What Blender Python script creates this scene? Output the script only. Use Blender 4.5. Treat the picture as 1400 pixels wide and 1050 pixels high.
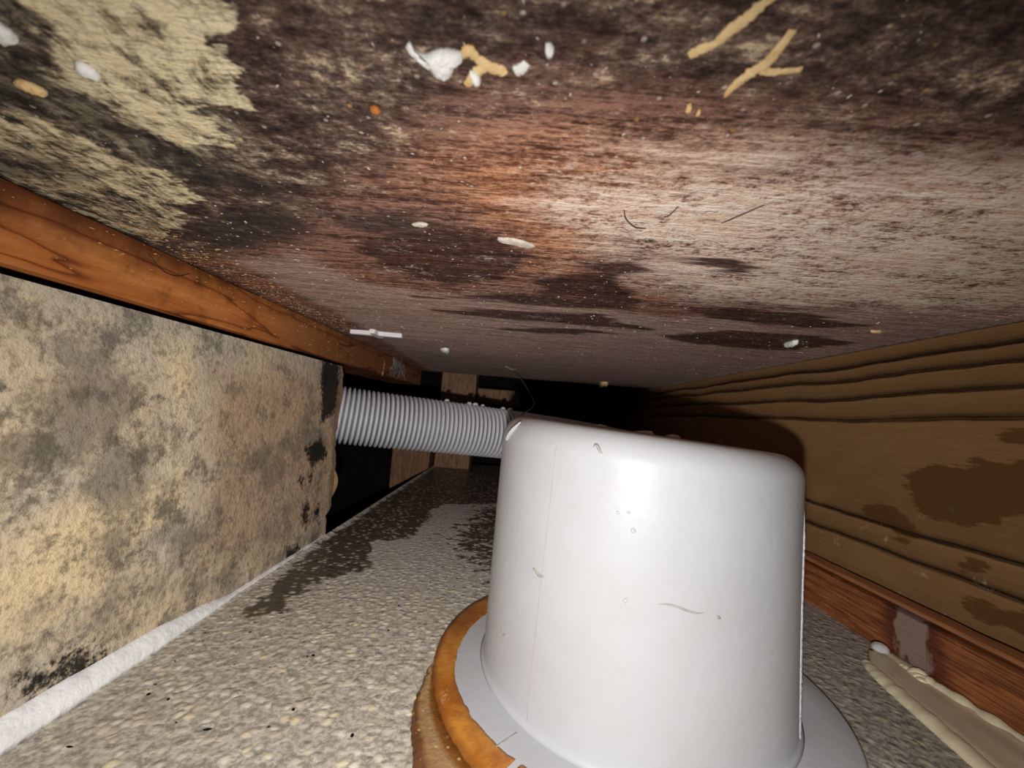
import bpy, bmesh, math, random
import numpy as np
from mathutils import Vector, Matrix, noise as mnoise

random.seed(7)
scene = bpy.context.scene
COL = scene.collection
for o in list(bpy.data.objects):
    bpy.data.objects.remove(o)

# ---------------------------------------------------------------- units
# Every length below is in units of the eye height above the floor (U metres); z = 0 is eye level, z = -1 the floor.
U = 0.1


def W(x, y, z):
    return Vector((x * U, y * U, (z + 1.0) * U))


# ---------------------------------------------------------------- camera
FPX = 550.0
VPX, VPY, ROLL = 705.0, 565.0, math.radians(4.6)
fw = Vector((VPX - 700, VPY - 525, FPX)).normalized()
dn = Vector((-math.sin(ROLL), math.cos(ROLL), 0))
dn = (dn - fw * dn.dot(fw)).normalized()
rt = dn.cross(fw)
up = -dn
ax = [Vector((rt[i], fw[i], up[i])) for i in range(3)]      # camera right, down, forward in world axes
cam_data = bpy.data.cameras.new('camera')
cam_data.sensor_width = 36.0
cam_data.lens = FPX / 1400.0 * 36.0
cam_data.clip_start = 0.002
cam_data.clip_end = 20
cam_data.dof.use_dof = True
cam_data.dof.focus_distance = 0.17
cam_data.dof.aperture_fstop = 22
cam = bpy.data.objects.new('camera', cam_data)
m = Matrix.Identity(4)
for i, v in enumerate((ax[0], -ax[1], -ax[2])):
    for j in range(3):
        m[j][i] = v[j]
m.translation = W(0, 0, 0)
cam.matrix_world = m
COL.objects.link(cam)
scene.camera = cam

# ---------------------------------------------------------------- world, flash, exposure
world = bpy.data.worlds.new('world')
scene.world = world
world.use_nodes = True
world.node_tree.nodes['Background'].inputs[0].default_value = (0.0, 0.0, 0.0, 1)
world.node_tree.nodes['Background'].inputs[1].default_value = 0.0

FLASH = W(-0.012, -0.02, -0.185)
ld = bpy.data.lights.new('phone_flash', 'SPOT')
ld.energy = 1.0
ld.spot_size = math.radians(166)
ld.spot_blend = 1.0
ld.shadow_soft_size = 0.002
ld.color = (1.0, 0.985, 0.97)
ld.use_nodes = True
lt = ld.node_tree
em = lt.nodes['Emission']
lf = lt.nodes.new('ShaderNodeLightFalloff')
lf.inputs['Strength'].default_value = 8.4
lt.links.new(lf.outputs['Linear'], em.inputs['Strength'])
lo = bpy.data.objects.new('phone_flash', ld)
lo.location = FLASH
lo.rotation_euler = Vector((-0.08, 1.0, -0.20)).to_track_quat('-Z', 'Y').to_euler()
COL.objects.link(lo)

scene.cycles.max_bounces = 4
scene.cycles.diffuse_bounces = 2
scene.cycles.glossy_bounces = 2
vs = scene.view_settings
vs.view_transform = 'Standard'
vs.look = 'None'
vs.exposure = 0.0
vs.gamma = 1.0
vs.use_curve_mapping = False


# ---------------------------------------------------------------- node helpers
def S(r, g, b):
    f = lambda c: (c / 255 / 12.92) if c / 255 <= 0.04045 else ((c / 255 + 0.055) / 1.055) ** 2.4
    return (f(r), f(g), f(b), 1.0)


class X:
    """a socket in a node tree, with arithmetic"""
    def __init__(s, nt, sock):
        s.nt, s.k = nt, sock

    def _b(s, op, o, rev=False):
        n = s.nt.nodes.new('ShaderNodeMath')
        n.operation = op
        a, b = (o, s) if rev else (s, o)
        for i, q in enumerate((a, b)):
            if isinstance(q, X):
                s.nt.links.new(q.k, n.inputs[i])
            else:
                n.inputs[i].default_value = q
        return X(s.nt, n.outputs[0])

    def __add__(s, o): return s._b('ADD', o)
    def __radd__(s, o): return s._b('ADD', o)
    def __sub__(s, o): return s._b('SUBTRACT', o)
    def __rsub__(s, o): return s._b('SUBTRACT', o, True)
    def __mul__(s, o): return s._b('MULTIPLY', o)
    def __rmul__(s, o): return s._b('MULTIPLY', o)
    def max(s, o): return s._b('MAXIMUM', o)
    def min(s, o): return s._b('MINIMUM', o)


class Mat:
    def __init__(s, name, rough=0.8, spec=0.3):
        s.m = bpy.data.materials.new(name)
        s.m.use_nodes = True
        s.nt = s.m.node_tree
        s.p = s.nt.nodes['Principled BSDF']
        s.p.inputs['Roughness'].default_value = rough
        s.p.inputs['Specular IOR Level'].default_value = spec
        tc = s.nt.nodes.new('ShaderNodeTexCoord')
        s.P0 = X(s.nt, tc.outputs['Object'])
        s.P = s.scale((1 / U, 1 / U, 1 / U))

    def scale(s, v, P=None):
        n = s.nt.nodes.new('ShaderNodeVectorMath')
        n.operation = 'MULTIPLY'
        s.nt.links.new((P or s.P0).k, n.inputs[0])
        n.inputs[1].default_value = v
        return X(s.nt, n.outputs[0])

    def warp(s, P, amt, sc):
        n = s.nt.nodes.new('ShaderNodeTexNoise')
        n.inputs['Scale'].default_value = sc
        n.inputs['Detail'].default_value = 3
        s.nt.links.new(P.k, n.inputs['Vector'])
        a = s.nt.nodes.new('ShaderNodeVectorMath')
        a.operation = 'MULTIPLY_ADD'
        s.nt.links.new(n.outputs['Color'], a.inputs[0])
        a.inputs[1].default_value = amt
        s.nt.links.new(P.k, a.inputs[2])
        return X(s.nt, a.outputs[0])

    def noise(s, sc=1.0, P=None, st=(1, 1, 1), detail=5, rough=0.6, dist=0.0):
        n = s.nt.nodes.new('ShaderNodeTexNoise')
        n.inputs['Scale'].default_value = sc
        n.inputs['Detail'].default_value = detail
        n.inputs['Roughness'].default_value = rough
        n.inputs['Distortion'].default_value = dist
        s.nt.links.new(s.scale(st, P or s.P).k, n.inputs['Vector'])
        return X(s.nt, n.outputs['Fac'])

    def vor(s, sc, P=None, st=(1, 1, 1), feature='F1', out='Distance', rand=1.0):
        n = s.nt.nodes.new('ShaderNodeTexVoronoi')
        n.feature = feature
        n.inputs['Scale'].default_value = sc
        n.inputs['Randomness'].default_value = rand
        s.nt.links.new(s.scale(st, P or s.P).k, n.inputs['Vector'])
        return X(s.nt, n.outputs[out])

    def sep(s, v, i, color=False):
        n = s.nt.nodes.new('ShaderNodeSeparateColor' if color else 'ShaderNodeSeparateXYZ')
        s.nt.links.new(v.k, n.inputs[0])
        return X(s.nt, n.outputs[i])

    def attr(s, name):
        n = s.nt.nodes.new('ShaderNodeAttribute')
        n.attribute_name = name
        return X(s.nt, n.outputs['Fac'])

    def step(s, x, a, b):
        n = s.nt.nodes.new('ShaderNodeMapRange')
        n.interpolation_type = 'SMOOTHSTEP'
        s.nt.links.new(x.k, n.inputs[0])
        n.inputs[1].default_value = a
        n.inputs[2].default_value = b
        return X(s.nt, n.outputs[0])

    def ramp(s, x, stops, interp='LINEAR'):
        n = s.nt.nodes.new('ShaderNodeValToRGB')
        n.color_ramp.interpolation = interp
        e = n.color_ramp.elements
        while len(e) < len(stops):
            e.new(0.5)
        for i, (p, c) in enumerate(stops):
            e[i].position = p
            e[i].color = c
        s.nt.links.new(x.k, n.inputs[0])
        return X(s.nt, n.outputs[0])

    def mix(s, f, a, b, mode='MIX'):
        n = s.nt.nodes.new('ShaderNodeMix')
        n.data_type = 'RGBA'
        n.blend_type = mode
        for q, i in ((f, 0), (a, 6), (b, 7)):
            if isinstance(q, X):
                s.nt.links.new(q.k, n.inputs[i])
            else:
                n.inputs[i].default_value = q
        return X(s.nt, n.outputs[2])

    def out(s, color=None, rough=None, bumps=()):
        if color is not None:
            if isinstance(color, X):
                s.nt.links.new(color.k, s.p.inputs['Base Color'])
            else:
                s.p.inputs['Base Color'].default_value = color
        if rough is not None:
            s.nt.links.new(rough.k, s.p.inputs['Roughness'])
        if bumps:                                     # one bump node: the heights are summed by weight
            tot = None
            for h, strength, dist in bumps:
                q = h * (strength * dist / 0.01)
                tot = q if tot is None else tot + q
            n = s.nt.nodes.new('ShaderNodeBump')
            n.inputs['Strength'].default_value = 1.0
            n.inputs['Distance'].default_value = 0.01 * U
            s.nt.links.new(tot.k, n.inputs['Height'])
            s.nt.links.new(n.outputs[0], s.p.inputs['Normal'])
        return s.m


# ---------------------------------------------------------------- mesh helpers
def sdf(pts, polys):
    """signed distance (positive inside) of 2-D points to the union of polygons"""
    best = np.full(len(pts), -1e9)
    for poly in polys:
        q = np.array(poly, float)
        n = len(q)
        d = np.full(len(pts), 1e9)
        inside = np.zeros(len(pts), bool)
        for i in range(n):
            a, b = q[i], q[(i + 1) % n]
            e = b - a
            w = pts - a
            t = np.clip((w @ e) / (e @ e + 1e-12), 0, 1)
            d = np.minimum(d, np.hypot(*(w - t[:, None] * e).T))
            c1 = (a[1] <= pts[:, 1]) & (b[1] > pts[:, 1])
            c2 = (b[1] <= pts[:, 1]) & (a[1] > pts[:, 1])
            cr = e[0] * w[:, 1] - e[1] * w[:, 0]
            inside ^= (c1 & (cr > 0)) | (c2 & (cr < 0))
        best = np.maximum(best, np.where(inside, d, -d))
    return best


def link(name, me, mat=None, parent=None, smooth=False):
    o = bpy.data.objects.new(name, me)
    COL.objects.link(o)
    if mat:
        me.materials.append(mat)
    if parent:
        o.parent = parent
    if smooth:
        for p in me.polygons:
            p.use_smooth = True
    return o


def tag(o, label=None, cat=None, group=None, kind=None):
    if label: o['label'] = label
    if cat: o['category'] = cat
    if group: o['group'] = group
    if kind: o['kind'] = kind
    return o


def empty(name, loc, label, cat, group=None):
    o = bpy.data.objects.new(name, None)
    o.empty_display_size = 0.01
    o.location = loc
    COL.objects.link(o)
    return tag(o, label, cat, group)


def slab(name, us, vs_, fn, back, mat, masks=None):
    """grid over us x vs_ (fn(u, v) -> h-unit point) with real thickness: back(u, v) is the point on the hidden side"""
    nu, nv = len(us), len(vs_)
    F = [W(*fn(u, v)) for u in us for v in vs_]
    verts = list(F)
    faces = [(i * nv + j, (i + 1) * nv + j, (i + 1) * nv + j + 1, i * nv + j + 1) for i in range(nu - 1) for j in range(nv - 1)]
    ring = [i * nv for i in range(nu)] + [(nu - 1) * nv + j for j in range(1, nv)] + [i * nv + nv - 1 for i in range(nu - 2, -1, -1)] + [j for j in range(nv - 2, 0, -1)]
    base = len(verts)
    for r in ring:
        verts.append(W(*back(us[r // nv], vs_[r % nv])))
    k = len(ring)
    for a in range(k):
        b = (a + 1) % k
        faces.append((ring[b], ring[a], base + a, base + b))
    faces.append(tuple(range(base, base + k)))
    me = bpy.data.meshes.new(name)
    me.from_pydata(verts, [], faces)
    bm = bmesh.new()
    bm.from_mesh(me)
    bmesh.ops.recalc_face_normals(bm, faces=bm.faces)
    bm.to_mesh(me)
    bm.free()
    if masks:
        pts = np.array([(u, v) for u in us for v in vs_])
        for kname, polys in masks.items():
            a = me.attributes.new(kname, 'FLOAT', 'POINT')
            d = np.full(len(verts), -1.0)
            d[:len(pts)] = sdf(pts, polys)
            a.data.foreach_set('value', d.astype(np.float32))
    o = link(name, me, mat)
    o['kind'] = 'structure'
    return o


def frange(a, b, st):
    n = max(1, int(round((b - a) / st)))
    return [a + (b - a) * i / n for i in range(n + 1)]


def beam(name, lo_, hi_, mat, parent=None, bevel=0.015, jitter=0.0, loc=None, cuts=0, axis=1):
    """a sawn timber: bevelled box between two h-unit corners, optionally cut along an axis and roughened"""
    bm = bmesh.new()
    a, b = W(*lo_), W(*hi_)
    org = loc or Vector((0, 0, 0))
    bmesh.ops.create_cube(bm, size=1.0)
    for v in bm.verts:
        v.co = Vector([(a[i] + b[i]) / 2 + v.co[i] * (b[i] - a[i]) for i in range(3)]) - org
    bmesh.ops.bevel(bm, geom=bm.edges[:], offset=bevel * U, segments=2, profile=0.6, affect='EDGES')
    if cuts:
        L = b[axis] - a[axis]
        for k in range(1, cuts):
            no = [0, 0, 0]
            no[axis] = 1
            co = (a + b) / 2 - org
            co[axis] = a[axis] - org[axis] + L * k / cuts
            bmesh.ops.bisect_plane(bm, geom=bm.verts[:] + bm.edges[:] + bm.faces[:], plane_co=co, plane_no=no)
    if jitter:
        for v in bm.verts:
            n = mnoise.noise_vector(v.co / U * 1.7)
            for i in range(3):
                if i != axis:
                    v.co[i] += n[i] * jitter * U
    me = bpy.data.meshes.new(name)
    bm.to_mesh(me)
    bm.free()
    return link(name, me, mat, parent, smooth=False)


def lathe(name, prof, mat, parent=None, segs=96, warp=None, smooth=True):
    bm = bmesh.new()
    rings = []
    for (r, z) in prof:
        ring = []
        for k in range(segs):
            t = 2 * math.pi * k / segs
            p = Vector((r * math.cos(t), r * math.sin(t), z))
            if warp:
                p = warp(p)
            ring.append(bm.verts.new(p * U))
        rings.append(ring)
    for a, b in zip(rings, rings[1:]):
        for k in range(segs):
            bm.faces.new((a[k], a[(k + 1) % segs], b[(k + 1) % segs], b[k]))
    if prof[0][0] > 1e-6:
        bm.faces.new(list(reversed(rings[0])))
    bm.faces.new(rings[-1])
    me = bpy.data.meshes.new(name)
    bm.to_mesh(me)
    bm.free()
    return link(name, me, mat, parent, smooth)


def tube(bm, pts, rads, segs=8, flat=1.0, upv=Vector((0, 0, 1))):
    """tube through h-unit points (world vectors already scaled); flat squashes it along upv"""
    rings = []
    n = len(pts)
    for i, p in enumerate(pts):
        d = (pts[min(i + 1, n - 1)] - pts[max(i - 1, 0)]).normalized()
        s_ = d.cross(upv)
        if s_.length < 1e-5:
            s_ = d.cross(Vector((1, 0, 0)))
        s_.normalize()
        t_ = s_.cross(d).normalized()
        r = rads[i] if isinstance(rads, (list, tuple)) else rads
        rings.append([bm.verts.new(p + s_ * (math.cos(2 * math.pi * k / segs) * r) + t_ * (math.sin(2 * math.pi * k / segs) * r * flat)) for k in range(segs)])
    for a, b in zip(rings, rings[1:]):
        for k in range(segs):
            bm.faces.new((a[k], a[(k + 1) % segs], b[(k + 1) % segs], b[k]))
    bm.faces.new(list(reversed(rings[0])))
    bm.faces.new(rings[-1])


def done(name, bm, mat, parent=None, smooth=True):
    bmesh.ops.recalc_face_normals(bm, faces=bm.faces)
    me = bpy.data.meshes.new(name)
    bm.to_mesh(me)
    bm.free()
    return link(name, me, mat, parent, smooth)


def smoothpath(pts, n):
    """Catmull-Rom through tuples"""
    q = [Vector(p) for p in pts]
    q = [q[0] * 2 - q[1]] + q + [q[-1] * 2 - q[-2]]
    out = []
    for i in range(1, len(q) - 2):
        for k in range(n):
            t = k / n
            a, b, c, d = q[i - 1], q[i], q[i + 1], q[i + 2]
            out.append(0.5 * ((2 * b) + (c - a) * t + (2 * a - 5 * b + 4 * c - d) * t * t + (3 * b - a - 3 * c + d) * t ** 3))
    out.append(q[-2])
    return out


# ---------------------------------------------------------------- materials
def mat_ceiling():
    M = Mat('mouldy_plywood', 0.75, 0.25)
    P = M.P
    Pw = M.warp(P, (0.10, 0.03, 0), 2.5)
    grain = M.noise(1, Pw, (3.2, 46, 1), 5, 0.65)
    fine = M.noise(1, P, (22, 130, 1), 3, 0.7)
    big = M.noise(2.2, P, (0.7, 1.4, 1), 4, 0.6)
    med = M.noise(7, P, (0.7, 1.4, 1), 5, 0.7)
    spk = M.noise(58, P, (0.7, 1.1, 1), 3, 0.8)
    edge = (med - 0.5) * 0.22 + (grain - 0.5) * 0.12 + (spk - 0.5) * 0.12
    g = M.step(grain * 0.40 + fine * 0.28 + spk * 0.32, 0.41, 0.59)
    wood = M.mix(g, S(70, 44, 37), S(172, 126, 108))
    # warmer, redder wood in places
    wood = M.mix(M.step(big, 0.45, 0.7) * 0.8, wood, M.mix(g, S(88, 50, 36), S(200, 138, 102)))
    wm = M.step(M.attr('warm') + edge * 0.8, -0.10, 0.16)
    wood = M.mix(wm * 0.8, wood, M.mix(g, S(116, 64, 40), S(236, 168, 120)))
    # pinkish dusty smooth field far back
    pk = M.step(M.attr('pink') + edge * 0.45, -0.03, 0.08)
    c = M.mix(pk * 0.92, wood, M.mix(g, S(146, 116, 106), S(204, 174, 161)))
    # pale bloom
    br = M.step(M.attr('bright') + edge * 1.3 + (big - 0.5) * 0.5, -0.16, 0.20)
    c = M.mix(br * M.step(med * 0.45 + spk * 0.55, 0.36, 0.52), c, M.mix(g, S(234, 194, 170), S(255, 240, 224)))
    # dark water-stained patches, long along the grain
    dk = M.step(M.attr('dark') + edge * 0.35 + (M.noise(1, P, (2.2, 16, 1), 4) - 0.5) * 0.22, -0.012, 0.03)
    c = M.mix(dk * 0.93, c, M.mix(g, S(46, 28, 24), S(94, 62, 52)))
    # white bloom veins and dusting
    vein = M.step(M.noise(4.5, P, (0.8, 1.3, 1), 6, 0.72, 0.6), 0.54, 0.70) * M.step(spk, 0.46, 0.62)
    c = M.mix(vein * 0.85, c, S(216, 200, 190))
    c = M.mix(M.step(spk, 0.58, 0.72) * 0.5, c, S(206, 180, 164))
    # near mould
    mo = M.step(M.attr('mould') + edge * 1.0, -0.10, 0.10)
    blot = M.noise(17, P, (0.75, 1.3, 1), 5, 0.75)
    mcol = M.ramp(med * 0.28 + blot * 0.40 + spk * 0.32, [(0.40, S(26, 20, 18)), (0.46, S(60, 46, 40)), (0.51, S(92, 75, 66)), (0.555, S(134, 114, 98)), (0.61, S(214, 192, 160))])
    c = M.mix(mo * 0.94, c, mcol)
    # cream delaminated patches
    Pd = M.warp(P, (0.12, 0.12, 0), 5)
    fib = M.noise(1, Pd, (30, 11, 1), 5, 0.72)
    jag = M.noise(1, P, (6, 15, 1), 4, 0.65)
    gm = M.step(M.attr('grey') + (med - 0.5) * 0.3, -0.05, 0.06)
    c = M.mix(gm * 0.9, c, M.ramp(fib * 0.45 + blot * 0.35 + spk * 0.2, [(0.42, S(34, 31, 28)), (0.48, S(80, 72, 62)), (0.53, S(138, 126, 106)), (0.60, S(206, 192, 160))]))
    pa = M.step(M.attr('pale') + (med - 0.5) * 0.16 + (jag - 0.5) * 0.20, -0.008, 0.012)
    px = M.sep(P, 0) + M.sep(P, 1) * 0.6
    greyer = 1 - M.step(px + (med - 0.5) * 0.7, -0.55, -0.1)
    pcol = M.ramp(fib * 0.40 + med * 0.15 + blot * 0.30 + spk * 0.15 - greyer * 0.065 + 0.045, [(0.41, S(40, 37, 33)), (0.455, S(112, 101, 84)), (0.495, S(196, 180, 146)), (0.55, S(250, 236, 196)), (0.63, S(236, 208, 160))])
    c = M.mix(pa, c, pcol)
    bl = M.step(M.attr('black') + edge * 0.9, -0.05, 0.06)
    c = M.mix(bl * 0.72, c, M.mix(spk, S(14, 14, 16), S(66, 62, 60)))
    # fine pale and ochre specks
    v1 = M.vor(34, P)
    vc = M.sep(M.vor(34, P, out='Color'), 0, True)
    sp = (1 - M.step(v1, 0.08, 0.20)) * M.step(vc, 0.62, 0.7)
    c = M.mix(sp * 0.7, c, M.mix(M.step(vc, 0.9, 0.94), S(212, 196, 182), S(206, 160, 96)))
    h = grain * 0.5 + fine * 0.3 + spk * 0.5
    return M.out(c, M.step(dk, -0.5, 1.4) * -0.25 + 0.85, [(h, 0.5, 0.03), (med, 0.3, 0.05)])


def mat_board():
    M = Mat('mouldy_board', 0.9, 0.15)
    P = M.P
    big = M.noise(1.6, P, (1, 1, 1.2), 4, 0.55)
    med = M.noise(6.5, P, (1, 1, 1), 5, 0.62)
    fine = M.noise(40, P, detail=4, rough=0.75)
    base = M.mix(M.step(big, 0.35, 0.65), S(216, 193, 158), S(200, 187, 165))
    base = M.mix(M.step(M.attr('cream') + (med - 0.5) * 0.3, -0.08, 0.08) * 0.8, base, S(238, 212, 166))
    base = M.mix(M.step(M.attr('brown') + (med - 0.5) * 0.4, -0.12, 0.18) * 0.8, base, S(178, 148, 120))
    # soft grey mildew clouds at three sizes, dissolving into fine specks
    cl = M.step(M.noise(2.6, P, (1, 1, 1.3), 5, 0.6) + (fine - 0.5) * 0.22, 0.45, 0.62)
    base = M.mix(cl * 0.68, base, S(114, 108, 98))
    cl = M.step(M.noise(6.0, P, (1, 1.1, 1.2), 5, 0.6) + (fine - 0.5) * 0.34, 0.50, 0.66)
    base = M.mix(cl * (0.68 - M.step(M.attr('brown'), -0.05, 0.2) * 0.22), base, S(90, 84, 76))
    cl2 = M.step(M.noise(15, P, detail=4, rough=0.6) + (fine - 0.5) * 0.4, 0.55, 0.74)
    base = M.mix(cl2 * 0.45, base, S(90, 84, 76))
    base = M.mix(M.step(fine, 0.46, 0.66) * 0.32, base, S(116, 100, 80))
    grey = M.step(M.sep(P, 2) + (med - 0.5) * 0.5, 1.02, 1.35)
    base = M.mix(grey * 0.35, base, S(150, 148, 138))
    base = M.mix(M.step(M.sep(P, 1) + (med - 0.5) * 0.14, 2.96, 3.02) * 0.8, base, S(124, 98, 74))
    bl = M.step(M.attr('black') + (fine - 0.5) * 0.16 + (med - 0.5) * 0.09, -0.03, 0.016)
    base = M.mix(bl * 0.95, base, S(22, 20, 18))
    return M.out(base, None, [(fine, 0.4, 0.02), (med, 0.35, 0.05)])


def mat_floor():
    M = Mat('speckled_stone_resin', 0.75, 0.4)
    P = M.warp(M.P, (0.035, 0.035, 0), 12)
    v = M.vor(29, P, (1, 1, 0.3))
    vc = M.vor(29, P, (1, 1, 0.3), out='Color')
    r1 = M.sep(vc, 0, True)
    r2 = M.sep(vc, 1, True)
    med = M.noise(5, M.P, detail=4)
    fine = M.noise(70, M.P, detail=3, rough=0.7)
    mid = M.noise(26, M.P, detail=4, rough=0.7)
    dome = 1 - M.step(v, 0.12, 0.62)
    far = M.step(M.sep(M.P, 1), 1.9, 3.0)                       # finer grey skin of dust towards the back
    grain_c = M.ramp(r1, [(0.0, S(196, 184, 162)), (0.45, S(222, 212, 192)), (0.75, S(240, 234, 218)), (1.0, S(242, 226, 172))])
    matrix = M.mix(M.step(fine * 0.5 + mid * 0.5, 0.40, 0.60), S(152, 143, 130), S(214, 205, 190))
    c = M.mix(dome * M.step(r2, 0.2, 0.6) * 0.95, matrix, grain_c)
    c = M.mix(far * 0.6, c, M.mix(M.step(fine * 0.5 + mid * 0.5, 0.35, 0.65), S(158, 150, 146), S(206, 199, 195)))
    c = M.mix(M.step(med, 0.45, 0.75) * 0.3, c, S(186, 172, 142))
    c = M.mix(M.step(M.attr('darker') + (med - 0.5) * 0.3, -0.12, 0.12) * 0.62, c, M.mix(M.step(fine * 0.5 + mid * 0.5, 0.38, 0.62), S(84, 78, 72), S(158, 148, 132)))  # darker grey-brown tone over the right of the base
    # black flecks
    c = M.mix((1 - M.step(M.vor(11, P), 0.05, 0.09)) * M.step(M.sep(M.vor(11, P, out='Color'), 0, True), 0.7, 0.75), c, S(60, 50, 44))
    wet_e = M.attr('wet') + (M.noise(9, M.P, detail=5, rough=0.65) - 0.5) * 0.28 + (fine - 0.5) * 0.05
    wet = M.step(wet_e, -0.015, 0.015)
    mud = M.step(M.attr('mud') + (M.noise(8, M.P, (1, 1.8, 1), 4, 0.65, 0.8) - 0.5) * 1.5 - 0.16, -0.02, 0.03)
    wet = wet.max(mud)
    c = M.mix(wet, c, M.mix(dome * M.step(r2, 0.45, 0.85), M.mix(mid, S(64, 54, 46), S(104, 92, 80)), S(206, 196, 166)))
    rough = 0.78 - wet * 0.4
    return M.out(c, rough, [(dome, 0.16, 0.02), (fine, 0.2, 0.010)])


def mat_wall_right():
    M = Mat('green_treated_joist', 0.8, 0.2)
    P = M.P
    w = M.noise(1, P, (1, 0.9, 1.5), 4, 0.5)
    fine = M.noise(1, P, (10, 5, 90), 4, 0.65)
    z = M.sep(P, 2) - 1.0 + (w - 0.5) * 0.09 + (fine - 0.5) * 0.012
    t = (z + 0.8) * (1 / 1.4)
    A, B, D = S(144, 108, 69), S(124, 92, 58), S(56, 38, 22)
    st = [(0.0, B)]
    for zz in (-0.57, -0.43, 0.13, 0.26, 0.375, 0.455):
        q = (zz + 0.8) / 1.4
        st += [(q - 0.010, A), (q - 0.002, D), (q + 0.005, S(76, 54, 30)), (q + 0.022, B)]
    st += [(0.95, A), (1.0, S(90, 66, 40))]
    c = M.ramp(t, st[:32])
    c = M.mix((fine - 0.3) * 0.7, c, S(84, 60, 34))
    blot = M.noise(4, P, (1, 0.7, 1.3), 5, 0.6)
    c = M.mix(M.step(blot, 0.5, 0.72) * 0.35, c, S(146, 114, 74))
    wet = M.step(M.attr('wet') + (M.noise(9, P, (1, 0.6, 1.5), detail=4) - 0.5) * 0.2 + (fine - 0.5) * 0.06, -0.01, 0.015)
    c = M.mix(wet * 0.8, c, S(84, 52, 20))
    chalk = M.step(M.noise(10, P, detail=6, rough=0.7), 0.60, 0.7) * (1 - M.step(M.sep(P, 2), 0.62, 0.75))
    c = M.mix(chalk * 0.6, c, S(176, 164, 132))
    sp = (1 - M.step(M.vor(26, P), 0.07, 0.16)) * M.step(M.sep(M.vor(26, P, out='Color'), 0, True), 0.82, 0.86)
    c = M.mix(sp * 0.6, c, S(190, 162, 106))
    hb = M.sep(M.ramp(t, [(p, (0, 0, 0, 1) if cc == D else (1, 1, 1, 1)) for p, cc in st[:32]]), 0, True)
    return M.out(c, None, [(hb, 0.6, 0.05), (fine, 0.3, 0.02)])


def mat_wood(name, dark, mid, light, along=1, sc=1.0, rough=0.6, rings=5.0, spec=0.35, dirt=0.3, stain=False):
    M = Mat(name, rough, spec)
    st = [6.0 * sc] * 3
    st[along] = 0.55 * sc
    P = M.warp(M.P, (0.16, 0.16, 0.16), 0.8)
    n = M.noise(1, P, tuple(st), 3, 0.5)
    k = M.nt.nodes.new('ShaderNodeMath')
    k.operation = 'FRACT'
    M.nt.links.new((n * rings).k, k.inputs[0])
    ring = X(M.nt, k.outputs[0])
    fs = [60.0] * 3
    fs[along] = 4.0
    fine = M.noise(1, M.P, tuple(fs), 5, 0.65)
    c = M.ramp(ring, [(0.0, mid), (0.55, light), (0.86, mid), (0.97, dark), (1.0, mid)])
    c = M.mix((fine - 0.25) * 0.7, c, dark)
    dn_ = M.noise(6, M.P, detail=6, rough=0.7)
    c = M.mix(M.step(dn_, 0.5, 0.72) * dirt, c, tuple(x * 0.45 for x in dark[:3]) + (1,))
    if stain:
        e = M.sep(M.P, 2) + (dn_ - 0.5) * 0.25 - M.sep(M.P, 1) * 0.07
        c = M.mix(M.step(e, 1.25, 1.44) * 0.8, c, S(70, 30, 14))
        c = M.mix(M.step(M.sep(M.P, 1) + (n - 0.5) * 1.5, 1.9, 3.4) * 0.75, c, M.mix(ring, S(112, 74, 46), S(78, 50, 32)))  # wood browner with distance: the flash's falloff put into its colour
    sp = (1 - M.step(M.vor(22, M.P), 0.07, 0.15)) * M.step(M.sep(M.vor(22, M.P, out='Color'), 0, True), 0.82, 0.86)
    c = M.mix(sp * 0.6, c, S(220, 180, 130))
    return M.out(c, None, [(fine, 0.25, 0.015), (ring, 0.15, 0.015)])


def mat_red():
    M = Mat('red_hardwood', 0.55, 0.35)
    P = M.P
    fine = M.noise(1, P, (40, 3.5, 90), 6, 0.7)
    sp = M.noise(1, P, (30, 8, 60), 3, 0.6)
    y = M.sep(P, 1)
    c = M.mix(M.step(fine, 0.3, 0.7), S(88, 46, 26), S(174, 106, 62))
    c = M.mix(M.step(sp, 0.58, 0.68) * 0.6, c, S(180, 126, 86))
    c = M.mix(M.step(y + (M.noise(6, P) - 0.5) * 0.25, 1.96, 2.1) * 0.45, c, S(78, 36, 22))
    st = M.step(M.attr('stain') + (M.noise(9, P, (1, 1.5, 0.8)) - 0.5) * 0.26, -0.012, 0.016)
    c = M.mix(M.step(M.attr('stain') + (sp - 0.5) * 0.14, -0.10, -0.01) * 0.8, c, S(82, 36, 26))
    crack = M.step(M.noise(1, P, (5, 16, 2.0), 4, 0.6), 0.57, 0.61)
    c = M.mix(st * 0.92, c, M.mix(crack * 0.4, S(150, 126, 114), S(90, 60, 50)))
    return M.out(c, None, [(fine, 0.35, 0.02)])


def mat_plain(name, col, rough=0.5, spec=0.5, var=0.08, sc=12, bump=0.15, sss=0.0, col2=None):
    M = Mat(name, rough, spec)
    n = M.noise(sc, detail=5)
    c2 = col2 or tuple(max(0, x * (1 - var * 3)) for x in col[:3]) + (1,)
    c = M.mix(M.step(n, 0.35, 0.75), col, c2)
    return M.out(c, None, [(n, bump, 0.02)])


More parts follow.
